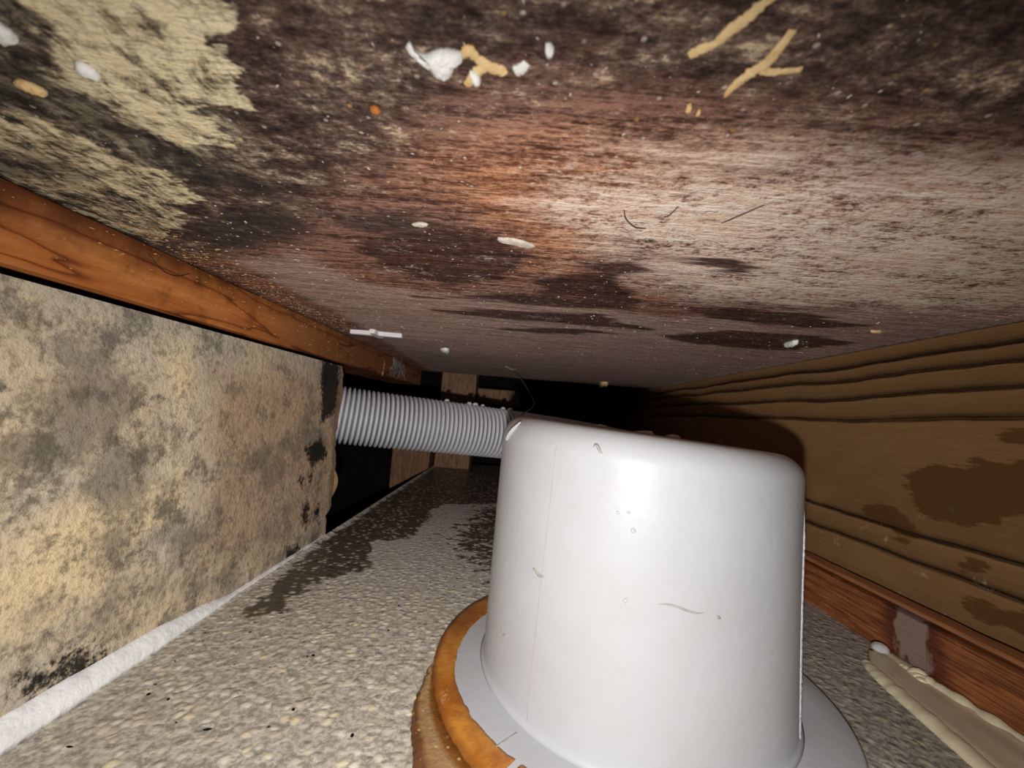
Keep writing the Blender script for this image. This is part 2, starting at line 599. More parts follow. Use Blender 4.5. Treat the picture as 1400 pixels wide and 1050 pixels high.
def mat_cup():
    M = Mat('white_moulded_plastic', 0.42, 0.30)
    P = M.P
    n = M.noise(3.0, P, detail=4)
    fine = M.noise(45, P, detail=4)
    c = M.mix(M.step(n, 0.3, 0.75), S(188, 189, 192), S(182, 182, 183))
    # grime on the flat top and a few scuffs
    z = M.sep(P, 2)
    rr = M.attr('top')
    dirt = M.step(rr + (M.noise(8, P, detail=6) - 0.5) * 0.5, 0.55, 0.75)
    c = M.mix(dirt * 0.8, c, S(110, 84, 66))
    sc = M.step(M.noise(1, P, (7, 7, 22), 6, 0.75), 0.68, 0.74)
    c = M.mix(sc * 0.35, c, S(166, 160, 150))
    return M.out(c, None, [(n, 0.12, 0.05), (fine, 0.05, 0.01)])


def mat_hose():
    M = Mat('grey_ribbed_hose', 0.45, 0.45)
    n = M.noise(9, detail=4)
    c = M.mix(M.step(M.attr('rib'), 0.15, 0.75), S(104, 104, 110), M.mix(n, S(200, 200, 206), S(184, 184, 190)))  # grooves coloured a darker grey than the ribs
    c = M.mix(M.step(M.noise(14, detail=5), 0.60, 0.72) * 0.4, c, S(120, 116, 112))
    return M.out(c)


M_CEIL = mat_ceiling()
M_BOARD = mat_board()
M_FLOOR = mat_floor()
M_JOIST = mat_wall_right()
M_ORANGE = mat_wood('orange_pine', S(112, 56, 24), S(194, 114, 54), S(220, 142, 76), rings=4.0, dirt=0.45, stain=True)
M_BROWN = mat_wood('brown_pine_end', S(66, 42, 24), S(118, 82, 54), S(140, 102, 70), along=2, rings=9, sc=1.6, dirt=0.1)
M_RED = mat_red()
M_LATH = mat_wood('brown_lath', S(92, 50, 28), S(146, 90, 54), S(170, 112, 72), rings=3, dirt=0.2)
M_DARK = mat_plain('unlit_void_and_grit', S(24, 20, 18), 0.95, 0.1, 0.2, 6, 0.4)  # near-black stands for unlit depth on the void surfaces; grit shares it
M_CUP = mat_cup()
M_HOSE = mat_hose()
M_BEAD = mat_plain('white_sealant', S(250, 249, 247), 0.55, 0.4, 0.05, 22, 0.4)
M_SMEAR = mat_plain('cream_sealant', S(226, 212, 178), 0.42, 0.5, 0.05, 9, 0.25)
M_SMEARF = mat_plain('beige_wet_sealant', S(206, 189, 160), 0.3, 0.5, 0.06, 6, 0.2)
M_WHITE = mat_plain('white_plaster', S(255, 253, 247), 0.7, 0.3, 0.06, 30, 0.4)
M_CREAM = mat_plain('tan_foam', S(242, 212, 158), 0.7, 0.3, 0.08, 30, 0.5, col2=S(220, 176, 116))
M_SPACER = mat_plain('white_spacer_plastic', S(236, 234, 236), 0.4, 0.5, 0.02, 10, 0.05)
M_SPECK = mat_plain('pale_dust', S(216, 204, 190), 0.85, 0.2, 0.1, 40, 0.2)
M_OCHRE = mat_plain('ochre_crumbs', S(206, 166, 104), 0.85, 0.2, 0.12, 40, 0.2)
M_HAIR = mat_plain('dark_hair', S(62, 48, 42), 0.5, 0.4, 0.05)
M_THREAD = mat_plain('grey_thread', S(120, 112, 108), 0.6, 0.3, 0.05)
M_FLAKE = mat_plain('scuffed_plastic', S(176, 172, 164), 0.5, 0.4, 0.08, 20, 0.3)
M_SEAM = mat_plain('frosted_flash', S(214, 216, 222), 0.6, 0.4, 0.03, 60, 0.4)


def mat_water():
    M = Mat('water', 0.03, 0.5)
    M.p.inputs['Transmission Weight'].default_value = 0.6
    M.p.inputs['IOR'].default_value = 1.33
    return M.out((0.97, 0.98, 1.0, 1))


M_WATER = mat_water()

# ---------------------------------------------------------------- the setting
CEIL_Z = 0.543
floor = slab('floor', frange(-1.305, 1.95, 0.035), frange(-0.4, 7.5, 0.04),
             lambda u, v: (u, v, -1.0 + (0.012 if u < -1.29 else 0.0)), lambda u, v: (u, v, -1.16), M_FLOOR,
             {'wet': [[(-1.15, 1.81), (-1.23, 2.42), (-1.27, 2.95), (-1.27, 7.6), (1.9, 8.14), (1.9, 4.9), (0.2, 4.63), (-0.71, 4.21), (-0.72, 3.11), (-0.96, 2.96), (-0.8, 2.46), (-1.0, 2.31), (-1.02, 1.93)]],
              'darker': [[(0.9, 3.2), (2.0, 3.2), (2.0, 0.6), (1.45, 0.6), (1.25, 1.2), (1.0, 1.9)]],
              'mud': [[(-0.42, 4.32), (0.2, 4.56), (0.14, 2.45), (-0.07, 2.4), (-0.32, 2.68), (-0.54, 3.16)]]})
floor['label'] = 'speckled beige stone-resin base, wet and dark towards the back'

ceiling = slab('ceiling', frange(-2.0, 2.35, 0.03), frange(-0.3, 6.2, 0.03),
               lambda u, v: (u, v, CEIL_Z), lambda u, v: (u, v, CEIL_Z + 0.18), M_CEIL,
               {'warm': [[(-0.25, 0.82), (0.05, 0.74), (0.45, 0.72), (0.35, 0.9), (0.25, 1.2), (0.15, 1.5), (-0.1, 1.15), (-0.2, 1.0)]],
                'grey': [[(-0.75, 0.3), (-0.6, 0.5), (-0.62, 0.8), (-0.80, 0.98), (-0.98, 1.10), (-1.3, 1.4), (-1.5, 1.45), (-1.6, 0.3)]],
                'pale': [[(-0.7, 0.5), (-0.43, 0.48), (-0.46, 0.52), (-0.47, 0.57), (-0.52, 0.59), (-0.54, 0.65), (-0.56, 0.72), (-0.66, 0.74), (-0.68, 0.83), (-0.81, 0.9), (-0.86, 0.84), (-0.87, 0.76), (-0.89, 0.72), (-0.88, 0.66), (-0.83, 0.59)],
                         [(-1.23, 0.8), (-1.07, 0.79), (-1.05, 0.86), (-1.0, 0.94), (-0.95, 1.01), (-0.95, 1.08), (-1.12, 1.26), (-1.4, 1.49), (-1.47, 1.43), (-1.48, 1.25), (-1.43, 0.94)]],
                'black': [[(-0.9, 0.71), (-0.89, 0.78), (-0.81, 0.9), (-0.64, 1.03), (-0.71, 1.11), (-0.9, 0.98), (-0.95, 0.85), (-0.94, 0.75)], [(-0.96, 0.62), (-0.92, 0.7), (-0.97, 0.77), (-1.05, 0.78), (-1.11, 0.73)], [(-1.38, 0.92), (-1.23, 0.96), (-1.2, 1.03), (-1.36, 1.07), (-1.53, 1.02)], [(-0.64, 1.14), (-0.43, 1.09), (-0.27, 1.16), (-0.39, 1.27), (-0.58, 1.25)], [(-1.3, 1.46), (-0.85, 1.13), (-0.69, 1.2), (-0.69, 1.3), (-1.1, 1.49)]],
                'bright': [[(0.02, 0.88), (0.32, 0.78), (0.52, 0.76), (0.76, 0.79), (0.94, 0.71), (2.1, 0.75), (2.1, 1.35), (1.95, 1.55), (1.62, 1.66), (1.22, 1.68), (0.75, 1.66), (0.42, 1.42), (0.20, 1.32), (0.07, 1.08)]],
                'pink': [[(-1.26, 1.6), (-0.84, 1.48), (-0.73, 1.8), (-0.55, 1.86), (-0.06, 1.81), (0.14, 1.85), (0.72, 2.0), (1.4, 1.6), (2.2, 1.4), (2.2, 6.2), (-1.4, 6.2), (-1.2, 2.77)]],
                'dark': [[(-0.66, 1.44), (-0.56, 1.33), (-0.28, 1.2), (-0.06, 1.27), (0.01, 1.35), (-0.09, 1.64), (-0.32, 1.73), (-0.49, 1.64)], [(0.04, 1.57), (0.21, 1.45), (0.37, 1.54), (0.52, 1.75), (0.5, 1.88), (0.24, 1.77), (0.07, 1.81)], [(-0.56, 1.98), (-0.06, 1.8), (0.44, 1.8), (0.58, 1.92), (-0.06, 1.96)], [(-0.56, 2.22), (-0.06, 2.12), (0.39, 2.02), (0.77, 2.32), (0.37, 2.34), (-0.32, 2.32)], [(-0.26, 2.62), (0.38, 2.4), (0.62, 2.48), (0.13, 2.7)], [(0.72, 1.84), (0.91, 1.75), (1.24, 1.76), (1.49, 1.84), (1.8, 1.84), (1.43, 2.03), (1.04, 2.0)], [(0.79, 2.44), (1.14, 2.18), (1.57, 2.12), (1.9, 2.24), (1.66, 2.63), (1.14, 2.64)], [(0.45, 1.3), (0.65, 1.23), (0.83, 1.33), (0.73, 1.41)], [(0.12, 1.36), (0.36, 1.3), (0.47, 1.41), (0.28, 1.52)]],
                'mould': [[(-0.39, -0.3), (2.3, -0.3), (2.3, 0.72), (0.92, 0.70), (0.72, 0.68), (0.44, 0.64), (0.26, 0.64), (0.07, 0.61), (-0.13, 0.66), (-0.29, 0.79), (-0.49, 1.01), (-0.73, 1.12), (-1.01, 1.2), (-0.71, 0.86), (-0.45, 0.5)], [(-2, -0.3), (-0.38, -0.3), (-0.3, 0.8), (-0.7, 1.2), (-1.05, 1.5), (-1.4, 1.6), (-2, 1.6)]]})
ceiling['label'] = 'mould-stained brown plywood panel overhead with cream peeled patch'

_rng = random.Random(3)
_vs = frange(-1.0, 0.25, 0.03)
_tear = {v: 3.06 + 0.05 * mnoise.noise(Vector((v * 4, 1.3, 0))) + 0.012 * _rng.uniform(-1, 1) - (0.07 if v < -0.85 else 0) for v in _vs}


def board_pt(u, v):
    x = -1.312 - 0.04 * (v + 1.0) / 1.25
    yy = min(u, _tear[v])
    return (x + 0.004 * mnoise.noise(Vector((u * 2, v * 2, 0))), yy, v)


wall_left = slab('wall_left', frange(-0.3, 3.12, 0.035), _vs, board_pt,
                 lambda u, v: (-1.312 - 0.04 * (v + 1.0) / 1.25 - 0.12, min(u, _tear[v] - 0.01), v), M_BOARD,
                 {'black': [[(2.74, 0.26), (3.02, 0.27), (2.98, -0.08), (2.79, -0.18), (2.76, 0.02)], [(2.6, -0.33), (2.81, -0.29), (2.91, -0.41), (2.7, -0.47)], [(2.63, -0.7), (2.7, -0.69), (2.72, -0.86), (2.64, -0.82)], [(2.55, -0.51), (2.61, -0.52), (2.6, -0.57)], [(2.66, -0.51), (2.72, -0.5), (2.71, -0.57)], [(2.8, -0.79), (2.85, -0.75), (2.86, -0.88)], [(1.24, -0.87), (1.3, -0.86), (1.39, -0.92), (1.45, -0.99), (1.37, -0.96), (1.29, -0.94)], [(1.17, -0.86), (1.21, -0.86), (1.23, -0.89), (1.2, -0.9)], [(2.46, -0.94), (2.63, -0.96), (2.56, -1.04)]],
                  'brown': [[(1.72, 0.1), (2.58, 0.25), (3.1, 0.25), (3.1, -1.0), (2.43, -0.95), (1.95, -0.92), (1.71, -0.7), (1.8, -0.35)]],
                  'cream': [[(1.51, 0.16), (1.62, 0.19), (1.63, 0.03), (1.62, -0.18), (1.57, -0.09)], [(1.0, -0.15), (1.06, -0.12), (1.11, -0.22), (1.07, -0.29), (1.01, -0.28)], [(1.25, -0.39), (1.61, -0.33), (1.7, -0.46), (1.33, -0.66), (1.16, -0.69), (1.06, -0.66), (1.11, -0.46)]]})
wall_left['label'] = 'beige board wall blotched with grey mildew and black mould spots'

bm = bmesh.new()
rows = []
for i in range(14):
    t = i / 13
    z = -0.50 - 0.26 * t
    bow = math.sin(math.pi * t)
    x, y = -1.322 - 0.03 * (z + 1) / 1.25, 3.03 + 0.075 * bow
    w = 0.018 + 0.01 * bow
    rows.append([bm.verts.new(W(x + 0.01 * bow, y - w, z)), bm.verts.new(W(x + 0.02 * bow, y, z)), bm.verts.new(W(x + 0.012 * bow - 0.006, y, z)), bm.verts.new(W(x + 0.003 * bow - 0.006, y - w, z))])
for a, b in zip(rows, rows[1:]):
    for j in range(4):
        bm.faces.new((a[j], a[(j + 1) % 4], b[(j + 1) % 4], b[j]))
bm.faces.new(rows[0])
bm.faces.new(list(reversed(rows[-1])))
done('torn_paper', bm, mat_plain('torn_brown_paper', S(170, 132, 92), 0.85, 0.2), wall_left, False)

wall_right = slab('wall_right', frange(-0.3, 9.9, 0.05), frange(-0.98, 0.535, 0.03),
                  lambda u, v: (2.02 + 0.006 * mnoise.noise(Vector((u, v * 4, 3))), u, v), lambda u, v: (2.32, u, v), M_JOIST,
                  {'wet': [[(2.37, -0.37), (2.25, -0.31), (2.1, -0.34), (2.06, -0.38), (2.06, -0.46), (2.12, -0.5), (2.24, -0.45)], [(2.13, -0.2), (2.02, -0.08), (1.78, -0.04), (1.54, -0.02), (1.54, -0.2), (1.65, -0.25), (1.81, -0.34), (1.96, -0.34), (2.06, -0.29)], [(1.74, 0.06), (1.68, 0.09), (1.54, 0.09), (1.54, 0.04), (1.7, 0.04)], [(1.9, -0.51), (1.78, -0.46), (1.72, -0.48), (1.84, -0.54)], [(1.86, -0.66), (1.55, -0.57), (1.55, -0.68), (1.78, -0.71)]]})
wall_right['label'] = 'olive-brown timber joist with dark growth rings and wet patches'

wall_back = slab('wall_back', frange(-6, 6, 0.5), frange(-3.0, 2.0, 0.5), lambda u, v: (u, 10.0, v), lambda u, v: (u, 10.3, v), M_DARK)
wall_back['label'] = 'back of the void, coloured near-black for unlit depth'
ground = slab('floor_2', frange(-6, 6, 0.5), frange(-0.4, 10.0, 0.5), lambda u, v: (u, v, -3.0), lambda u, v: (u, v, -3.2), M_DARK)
ground['label'] = 'earth of the void below the base, coloured near-black for unlit depth'

# ---------------------------------------------------------------- white moulded trap housing
CX, CY = 0.52, 1.725
cup = empty('trap_housing', W(CX, CY, -1.0), 'glossy white moulded plastic trap housing like an upturned tub on a round flange', 'drain trap')


def cup_warp(p):
    h = max(0.0, (p.z - 0.03) / 0.93)
    q = p.copy()
    q.z -= 0.062 * p.x * h ** 3
    n = mnoise.noise(Vector((p.x * 2.2, p.y * 2.2, p.z * 1.6)))
    s_ = 1 + 0.008 * n
    q.x *= s_
    q.y *= s_
    q.x += 0.008
    return q


prof = [(0.596, 0.032), (0.585, 0.038), (0.580, 0.055)]
H, RT, RC = 0.958, 0.573, 0.085
for k in range(1, 40):
    t = k / 40
    prof.append((0.580 + (RT - 0.580) * t, 0.055 + (H - RC - 0.055) * t))
for k in range(0, 17):
    a = math.pi / 2 * k / 16
    prof.append((RT - RC + RC * math.cos(a), H - RC + RC * math.sin(a)))
prof += [(0.40, H + 0.002), (0.2, H + 0.002), (0.02, H + 0.002)]
body = lathe('body', prof, M_CUP, cup, 192, cup_warp)
a_ = body.data.attributes.new('top', 'FLOAT', 'POINT')
a_.data.foreach_set('value', np.array([max(0.0, 1 - max(0, (math.hypot(v.co.x, v.co.y) / U - 0.40)) / 0.16) if v.co.z / U > H - 0.08 else 0.0 for v in body.data.vertices], dtype=np.float32))
flp = [(0.56, 0.0), (0.752, 0.0), (0.757, 0.008), (0.755, 0.022), (0.745, 0.028), (0.66, 0.031), (0.61, 0.033), (0.56, 0.034)]
lathe('flange', flp, M_CUP, cup, 128)


def cup_pt(ang, z, off=0.0):
    """point on the housing wall at world angle (deg) and h-unit height z, local to the housing"""
    r = 0.580 + (RT - 0.580) * max(0, min(1, (z + 1 - 0.055) / (H - RC - 0.055))) + off
    a = math.radians(ang)
    p = cup_warp(Vector((r * math.cos(a), r * math.sin(a), z + 1)))
    return p * U


# frosted flash line down the right-hand side
bm = bmesh.new()
pts, rads = [], []
for i in range(120):
    t = i / 119
    z = -0.955 + t * 0.80
    j = mnoise.noise(Vector((t * 60, 0, 5)))
    pts.append(cup_pt(-38.5 + 0.3 * j, z, -0.0045))
    rads.append(U * (0.0095 + 0.0018 * mnoise.noise(Vector((t * 70, 2, 1)))) * min(1, 4 * (1 - t) + 0.15))
tube(bm, pts, rads, 12, 1.0, Vector((1, 0, 0)))
done('flash_ridge', bm, M_SEAM, cup)
# mould seam on the left
bm = bmesh.new()
pts = [cup_pt(-133 - 3 * t, -0.12 - 0.83 * t, -0.0008) for t in [i / 30 for i in range(31)]]
tube(bm, pts, 0.0016 * U, 6, 1.0, Vector((1, 0, 0)))
done('mould_seam', bm, M_FLAKE, cup)
bm = bmesh.new()
pts = [Vector((math.cos(math.radians(-136)) * r * U, math.sin(math.radians(-136)) * r * U, 0.0312 * U)) for r in (0.60, 0.64, 0.69, 0.74)]
tube(bm, pts, 0.0035 * U, 6, 0.6)
done('mould_seam', bm, M_FLAKE, cup)


def flake(a0, a1, z, dz, w, seed):
    bm = bmesh.new()
    pts, rads = [], []
    n = 16
    for i in range(n):
        t = i / (n - 1)
        a = a0 + (a1 - a0) * t
        pts.append(cup_pt(a, z + dz * math.sin(t * math.pi * 1.6 + seed) * 0.5, 0.0))
        rads.append(U * w * (0.15 + math.sin(math.pi * t) ** 0.7))
    tube(bm, pts, rads, 6)
    done('scuff', bm, M_FLAKE, cup)


flake(-99.5, -87, -0.497, 0.014, 0.0032, 0.4)
flake(-138.5, -133.5, -0.503, 0.012, 0.005, 1.0)
flake(-153, -149, -0.755, 0.010, 0.005, 2.0)
flake(-120, -117, -0.10, 0.02, 0.004, 0.2)
flake(-84, -82, -0.512, 0.004, 0.004, 0.2)


def knob_blob(name, p, rx, ry, rz, mat, parent, seed=0, sub=2, lump=0.25):
    bm = bmesh.new()
    bmesh.ops.create_icosphere(bm, subdivisions=sub, radius=1.0)
    for v in bm.verts:
        n = 1 + lump * mnoise.noise(v.co * 1.6 + Vector((seed * 3.1, seed, 0)))
        v.co = Vector((v.co.x * rx * n, v.co.y * ry * n, v.co.z * rz * n)) * U + p
    return done(name, bm, mat, parent)


# curled flash at the top-left shoulder, flakes on the top
bm = bmesh.new()
pts = [cup_pt(-165 + 9 * t, -0.135 + 0.075 * t, -0.02 * t ** 2 + 0.003) for t in [i / 10 for i in range(11)]]
tube(bm, pts, [U * 0.009 * (0.3 + math.sin(math.pi * min(1, t * 0.09 + 0.1)) * 0.9) for t in range(11)], 8, 0.7)
done('flash_curl', bm, M_CUP, cup)
for k, (x, y, r) in enumerate(((0.1, 0.2, 0.05), (0.2, 0.12, 0.035), (-0.15, 0.05, 0.03))):
    knob_blob('flake', Vector((x, y, H - 0.062 * x + 0.004)) * U, r, r * 0.6, 0.012, M_FLAKE, cup, k, 2, 0.5)


# ---------------------------------------------------------------- amber adhesive round the flange
def interp(tab, a):
    for (a0, v0), (a1, v1) in zip(tab, tab[1:]):
        if a0 <= a <= a1:
            return v0 + (v1 - v0) * (a - a0) / (a1 - a0)
    return tab[0][1] if a < tab[0][0] else tab[-1][1]


def arc_layer(name, rin, rout, a0, a1, zfun, mat, label, cat, nr=8, na=150):
    """a poured layer with a rounded top: local to its own base on the floor"""
    org = W(CX, CY, -1.0)
    bm = bmesh.new()
    top, bot = [], []
    for i in range(na + 1):
        a = a0 + (a1 - a0) * i / na
        ri, ro = rin(a), rout(a)
        tr, br = [], []
        for j in range(nr + 1):
            t = j / nr
            r = ri + (ro - ri) * t
            c, s_ = math.cos(math.radians(a)), math.sin(math.radians(a))
            zt, zb = zfun(a, r, t)
            tr.append(bm.verts.new(Vector((r * c, r * s_, zt)) * U))
            br.append(bm.verts.new(Vector((r * c, r * s_, zb)) * U))
        top.append(tr)
        bot.append(br)
    for i in range(na):
        for j in range(nr):
            bm.faces.new((top[i][j], top[i + 1][j], top[i + 1][j + 1], top[i][j + 1]))
            bm.faces.new((bot[i][j], bot[i][j + 1], bot[i + 1][j + 1], bot[i + 1][j]))
        bm.faces.new((top[i][0], bot[i][0], bot[i + 1][0], top[i + 1][0]))
        bm.faces.new((top[i][nr], top[i + 1][nr], bot[i + 1][nr], bot[i][nr]))
    for i in (0, na):
        for j in range(nr):
            bm.faces.new((top[i][j], top[i][j + 1], bot[i][j + 1], bot[i][j]))
    o = done(name, bm, mat)
    ta = o.data.attributes.new('across', 'FLOAT', 'POINT')
    vals = []
    for v in o.data.vertices:
        a = math.degrees(math.atan2(v.co.y, v.co.x)) % 360
        r = math.hypot(v.co.x, v.co.y) / U
        ri, ro = rin(a), rout(a)
        vals.append((r - ri) / (ro - ri + 1e-6))
    ta.data.foreach_set('value', np.array(vals, dtype=np.float32))
    o.location = org
    return tag(o, label, cat)


def mat_amber():
    M = Mat('amber_adhesive', 0.42, 0.4)
    n = M.noise(4, detail=5)
    f = M.noise(1, M.P, (14, 14, 4), 6, 0.7)
    c = M.mix(M.step(n * 0.6 + f * 0.4, 0.38, 0.6), S(164, 96, 32), S(204, 136, 56))
    c = M.mix(M.step(M.noise(9, detail=7, rough=0.7), 0.6, 0.68) * 0.6, c, S(226, 190, 140))
    c = M.mix(M.step(M.attr('across') + (f - 0.5) * 0.3, 0.72, 1.0) * 0.65, c, S(112, 62, 20))
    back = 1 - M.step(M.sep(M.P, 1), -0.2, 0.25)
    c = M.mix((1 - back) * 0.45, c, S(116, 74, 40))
    return M.out(c, None, [(f, 0.3, 0.02)])


def mat_puddle():
    M = Mat('brown_adhesive_puddle', 0.35, 0.45)
    t = M.attr('across') + (M.noise(7, detail=6) - 0.5) * 0.35
    c = M.ramp(t, [(0.0, S(84, 46, 14)), (0.28, S(134, 84, 32)), (0.42, S(168, 134, 92)), (0.72, S(164, 126, 84)), (0.86, S(118, 76, 48)), (1.0, S(106, 66, 36))])
    sp = (1 - M.step(M.vor(30), 0.08, 0.2)) * M.step(M.sep(M.vor(30, out='Color'), 0, True), 0.55, 0.7)
    c = M.mix(sp * 0.7, c, S(218, 184, 120))
    return M.out(c, None, [(M.noise(12, detail=6), 0.5, 0.03)])


RIN = [(120, 0.64), (145, 0.625), (157, 0.645), (171, 0.662), (182, 0.672), (196, 0.691), (204, 0.69), (214, 0.689), (226, 0.684), (232, 0.676), (245, 0.685), (262, 0.69), (285, 0.70), (310, 0.71)]
ROUT = [(120, 0.757), (180, 0.758), (193, 0.766), (205, 0.772), (218, 0.778), (232, 0.785), (260, 0.785), (310, 0.76)]
PR = [(170, 0.745), (187, 0.765), (194, 0.80), (201, 0.838), (209, 0.872), (217, 0.90), (235, 0.92), (262, 0.90), (290, 0.84), (320, 0.77)]
jag = lambda a, k: 0.006 * mnoise.noise(Vector((a * 0.35, k, 0))) + 0.003 * mnoise.noise(Vector((a * 1.3, k, 4)))


def ring_z(a, r, t):
    edge = min(1.0, 6 * t, 6 * (1 - t))
    z = 0.030 + 0.005 * math.sqrt(max(0, edge)) + 0.002 * mnoise.noise(Vector((a * 0.2, t * 3, 0)))
    if r > 0.74:
        z -= 0.006 * (r - 0.74) / 0.04
    return z, (0.0285 if r < 0.742 else 0.002)


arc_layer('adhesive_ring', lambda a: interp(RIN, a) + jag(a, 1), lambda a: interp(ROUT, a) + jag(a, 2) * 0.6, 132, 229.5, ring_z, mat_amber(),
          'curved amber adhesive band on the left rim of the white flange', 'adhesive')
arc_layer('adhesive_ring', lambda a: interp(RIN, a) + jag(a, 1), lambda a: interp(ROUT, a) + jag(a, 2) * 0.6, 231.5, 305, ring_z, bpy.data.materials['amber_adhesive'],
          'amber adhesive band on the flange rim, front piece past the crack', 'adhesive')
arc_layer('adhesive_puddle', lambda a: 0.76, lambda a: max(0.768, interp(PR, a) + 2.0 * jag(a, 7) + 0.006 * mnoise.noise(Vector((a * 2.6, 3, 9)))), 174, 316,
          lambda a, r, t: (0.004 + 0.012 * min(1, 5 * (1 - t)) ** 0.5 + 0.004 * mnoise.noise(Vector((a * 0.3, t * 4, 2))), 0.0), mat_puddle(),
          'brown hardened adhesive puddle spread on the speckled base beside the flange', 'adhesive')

# ---------------------------------------------------------------- timbers
beam_l = beam('timber_batten', (-1.95, -0.3, 0.298), (-1.466, 6.05, 0.541), M_ORANGE, None, 0.03, 0.008, None, 60, 1)
tag(beam_l, 'orange pine batten under the overhead panel, above the mouldy board', 'timber batten')

RB = [(2.01, -0.72), (1.88, -0.72), (1.84, -0.82), (1.81, -0.97), (1.86, -1.02), (1.96, -0.99), (2.0, -0.87)]
red = empty('timber_batten', W(1.94, 2.5, -1.0), 'red-brown hardwood batten with a pale stain at the foot of the joist', 'timber batten')


def strip_mesh(name, section, y0, y1, ny, mat, parent, stain=None, jitter=0.003, seed=0):
    org = parent.location
    bm = bmesh.new()
    rows = []
    for i in range(ny + 1):
        y = y0 + (y1 - y0) * i / ny
        row = []
        for k, (x, z) in enumerate(section):
            n = mnoise.noise_vector(Vector((y * 6, k * 2.3, seed)))
            row.append(bm.verts.new(W(x + n.x * jitter, y, z + n.z * jitter) - org))
        rows.append(row)
    k = len(section)
    for a, b in zip(rows, rows[1:]):
        for j in range(k):
            bm.faces.new((a[j], a[(j + 1) % k], b[(j + 1) % k], b[j]))
    bm.faces.new(rows[0])
    bm.faces.new(list(reversed(rows[-1])))
    o = done(name, bm, mat, parent, False)
    at = o.data.attributes.new('stain', 'FLOAT', 'POINT')
    pts_ = np.array([((v.co.y + org.y) / U, (v.co.z + org.z) / U - 1) for v in o.data.vertices])
    at.data.foreach_set('value', (sdf(pts_, [stain]) if stain else np.full(len(pts_), -1.0)).astype(np.float32))
    return o


zs = [-1.0 + 0.219 * i / 10 for i in range(11)]
strip_mesh('board', [(1.87, z) for z in zs] + [(1.885, -0.778), (1.94, -0.778), (1.94, -1.0)], -0.3, 5.4, 190, M_RED, red, RB, 0.002)
strip_mesh('top_strip', [(1.868, -0.752), (1.868, -0.742), (1.876, -0.736), (1.945, -0.733), (1.95, -0.740), (1.95, -0.777), (1.93, -0.777), (1.93, -0.752)], -0.3, 5.4, 190, M_LATH, red, None, 0.004, 5)

post = beam('timber_post', (-1.29, 6.75, -0.999), (-0.70, 7.2, 0.9), M_BROWN, None, 0.02, 0.004, None, 12, 2)
tag(post, 'brown ribbed pine post standing behind the grey hose', 'timber post')
blk = beam('timber_block', (-2.07, 7.0, -1.95), (-1.42, 7.4, -0.1), M_BROWN, None, 0.02, 0.004, None, 12, 2)
tag(blk, 'brown pine stud in the dark gap below the grey hose', 'timber stud')
nog = beam('timber_noggin', (-0.72, 7.25, 0.13), (0.05, 7.6, 0.40), M_BROWN, None, 0.02, 0.004, None, 8, 0)
tag(nog, 'dim brown noggin in the shadow right of the ribbed post', 'timber noggin')

# ---------------------------------------------------------------- corrugated hose
hose_path = smoothpath([(-2.6, 2.75, 0.0), (-1.9, 3.05, -0.075), (-1.36, 3.30, -0.132), (-0.75, 3.58, -0.168), (-0.1, 3.87, -0.205), (0.6, 4.18, -0.255), (1.3, 4.42, -0.33)], 60)
hose = empty('corrugated_hose', W(-0.1, 3.87, -0.44), 'grey ribbed plastic waste hose crossing behind the white housing', 'hose')
bm = bmesh.new()
lens = [0.0]
for a, b in zip(hose_path, hose_path[1:]):
    lens.append(lens[-1] + (b - a).length)
PITCH = 0.0385
N = int(lens[-1] / PITCH) * 8
pts, rads = [], []
for i in range(N + 1):
    d = lens[-1] * i / N
    k = max(0, min(len(lens) - 2, int(np.searchsorted(lens, d)) - 1))
    t = (d - lens[k]) / max(1e-9, lens[k + 1] - lens[k])
    p = hose_path[k].lerp(hose_path[k + 1], t)
    pts.append(W(*p) - hose.location)
    ph = (d / PITCH) % 1.0
    rads.append(U * interp([(0.0, 0.188), (0.10, 0.195), (0.22, 0.226), (0.40, 0.234), (0.60, 0.234), (0.78, 0.226), (0.90, 0.195), (1.0, 0.188)], ph))
tube(bm, pts, rads, 40)
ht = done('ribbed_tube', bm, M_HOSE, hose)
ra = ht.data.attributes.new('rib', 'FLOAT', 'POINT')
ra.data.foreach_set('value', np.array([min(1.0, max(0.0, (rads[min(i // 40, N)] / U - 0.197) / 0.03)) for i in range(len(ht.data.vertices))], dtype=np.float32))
HP = lambda x: min(hose_path, key=lambda p: abs(p.x - x))


# ---------------------------------------------------------------- water drops
def droplet(p, r, label, up_=Vector((0, 0, 1)), flat=0.75):
    bm = bmesh.new()
    bmesh.ops.create_icosphere(bm, subdivisions=3, radius=1.0)
    q = up_.to_track_quat('Z', 'Y')
    for v in bm.verts:
        c = v.co.copy()
        c.z = max(c.z, -0.35) * flat
        v.co = q @ (c * r * U)
    o = done('water_droplet', bm, M_WATER)
    o.location = p
    return tag(o, label, 'water drop', 'clear water drops')


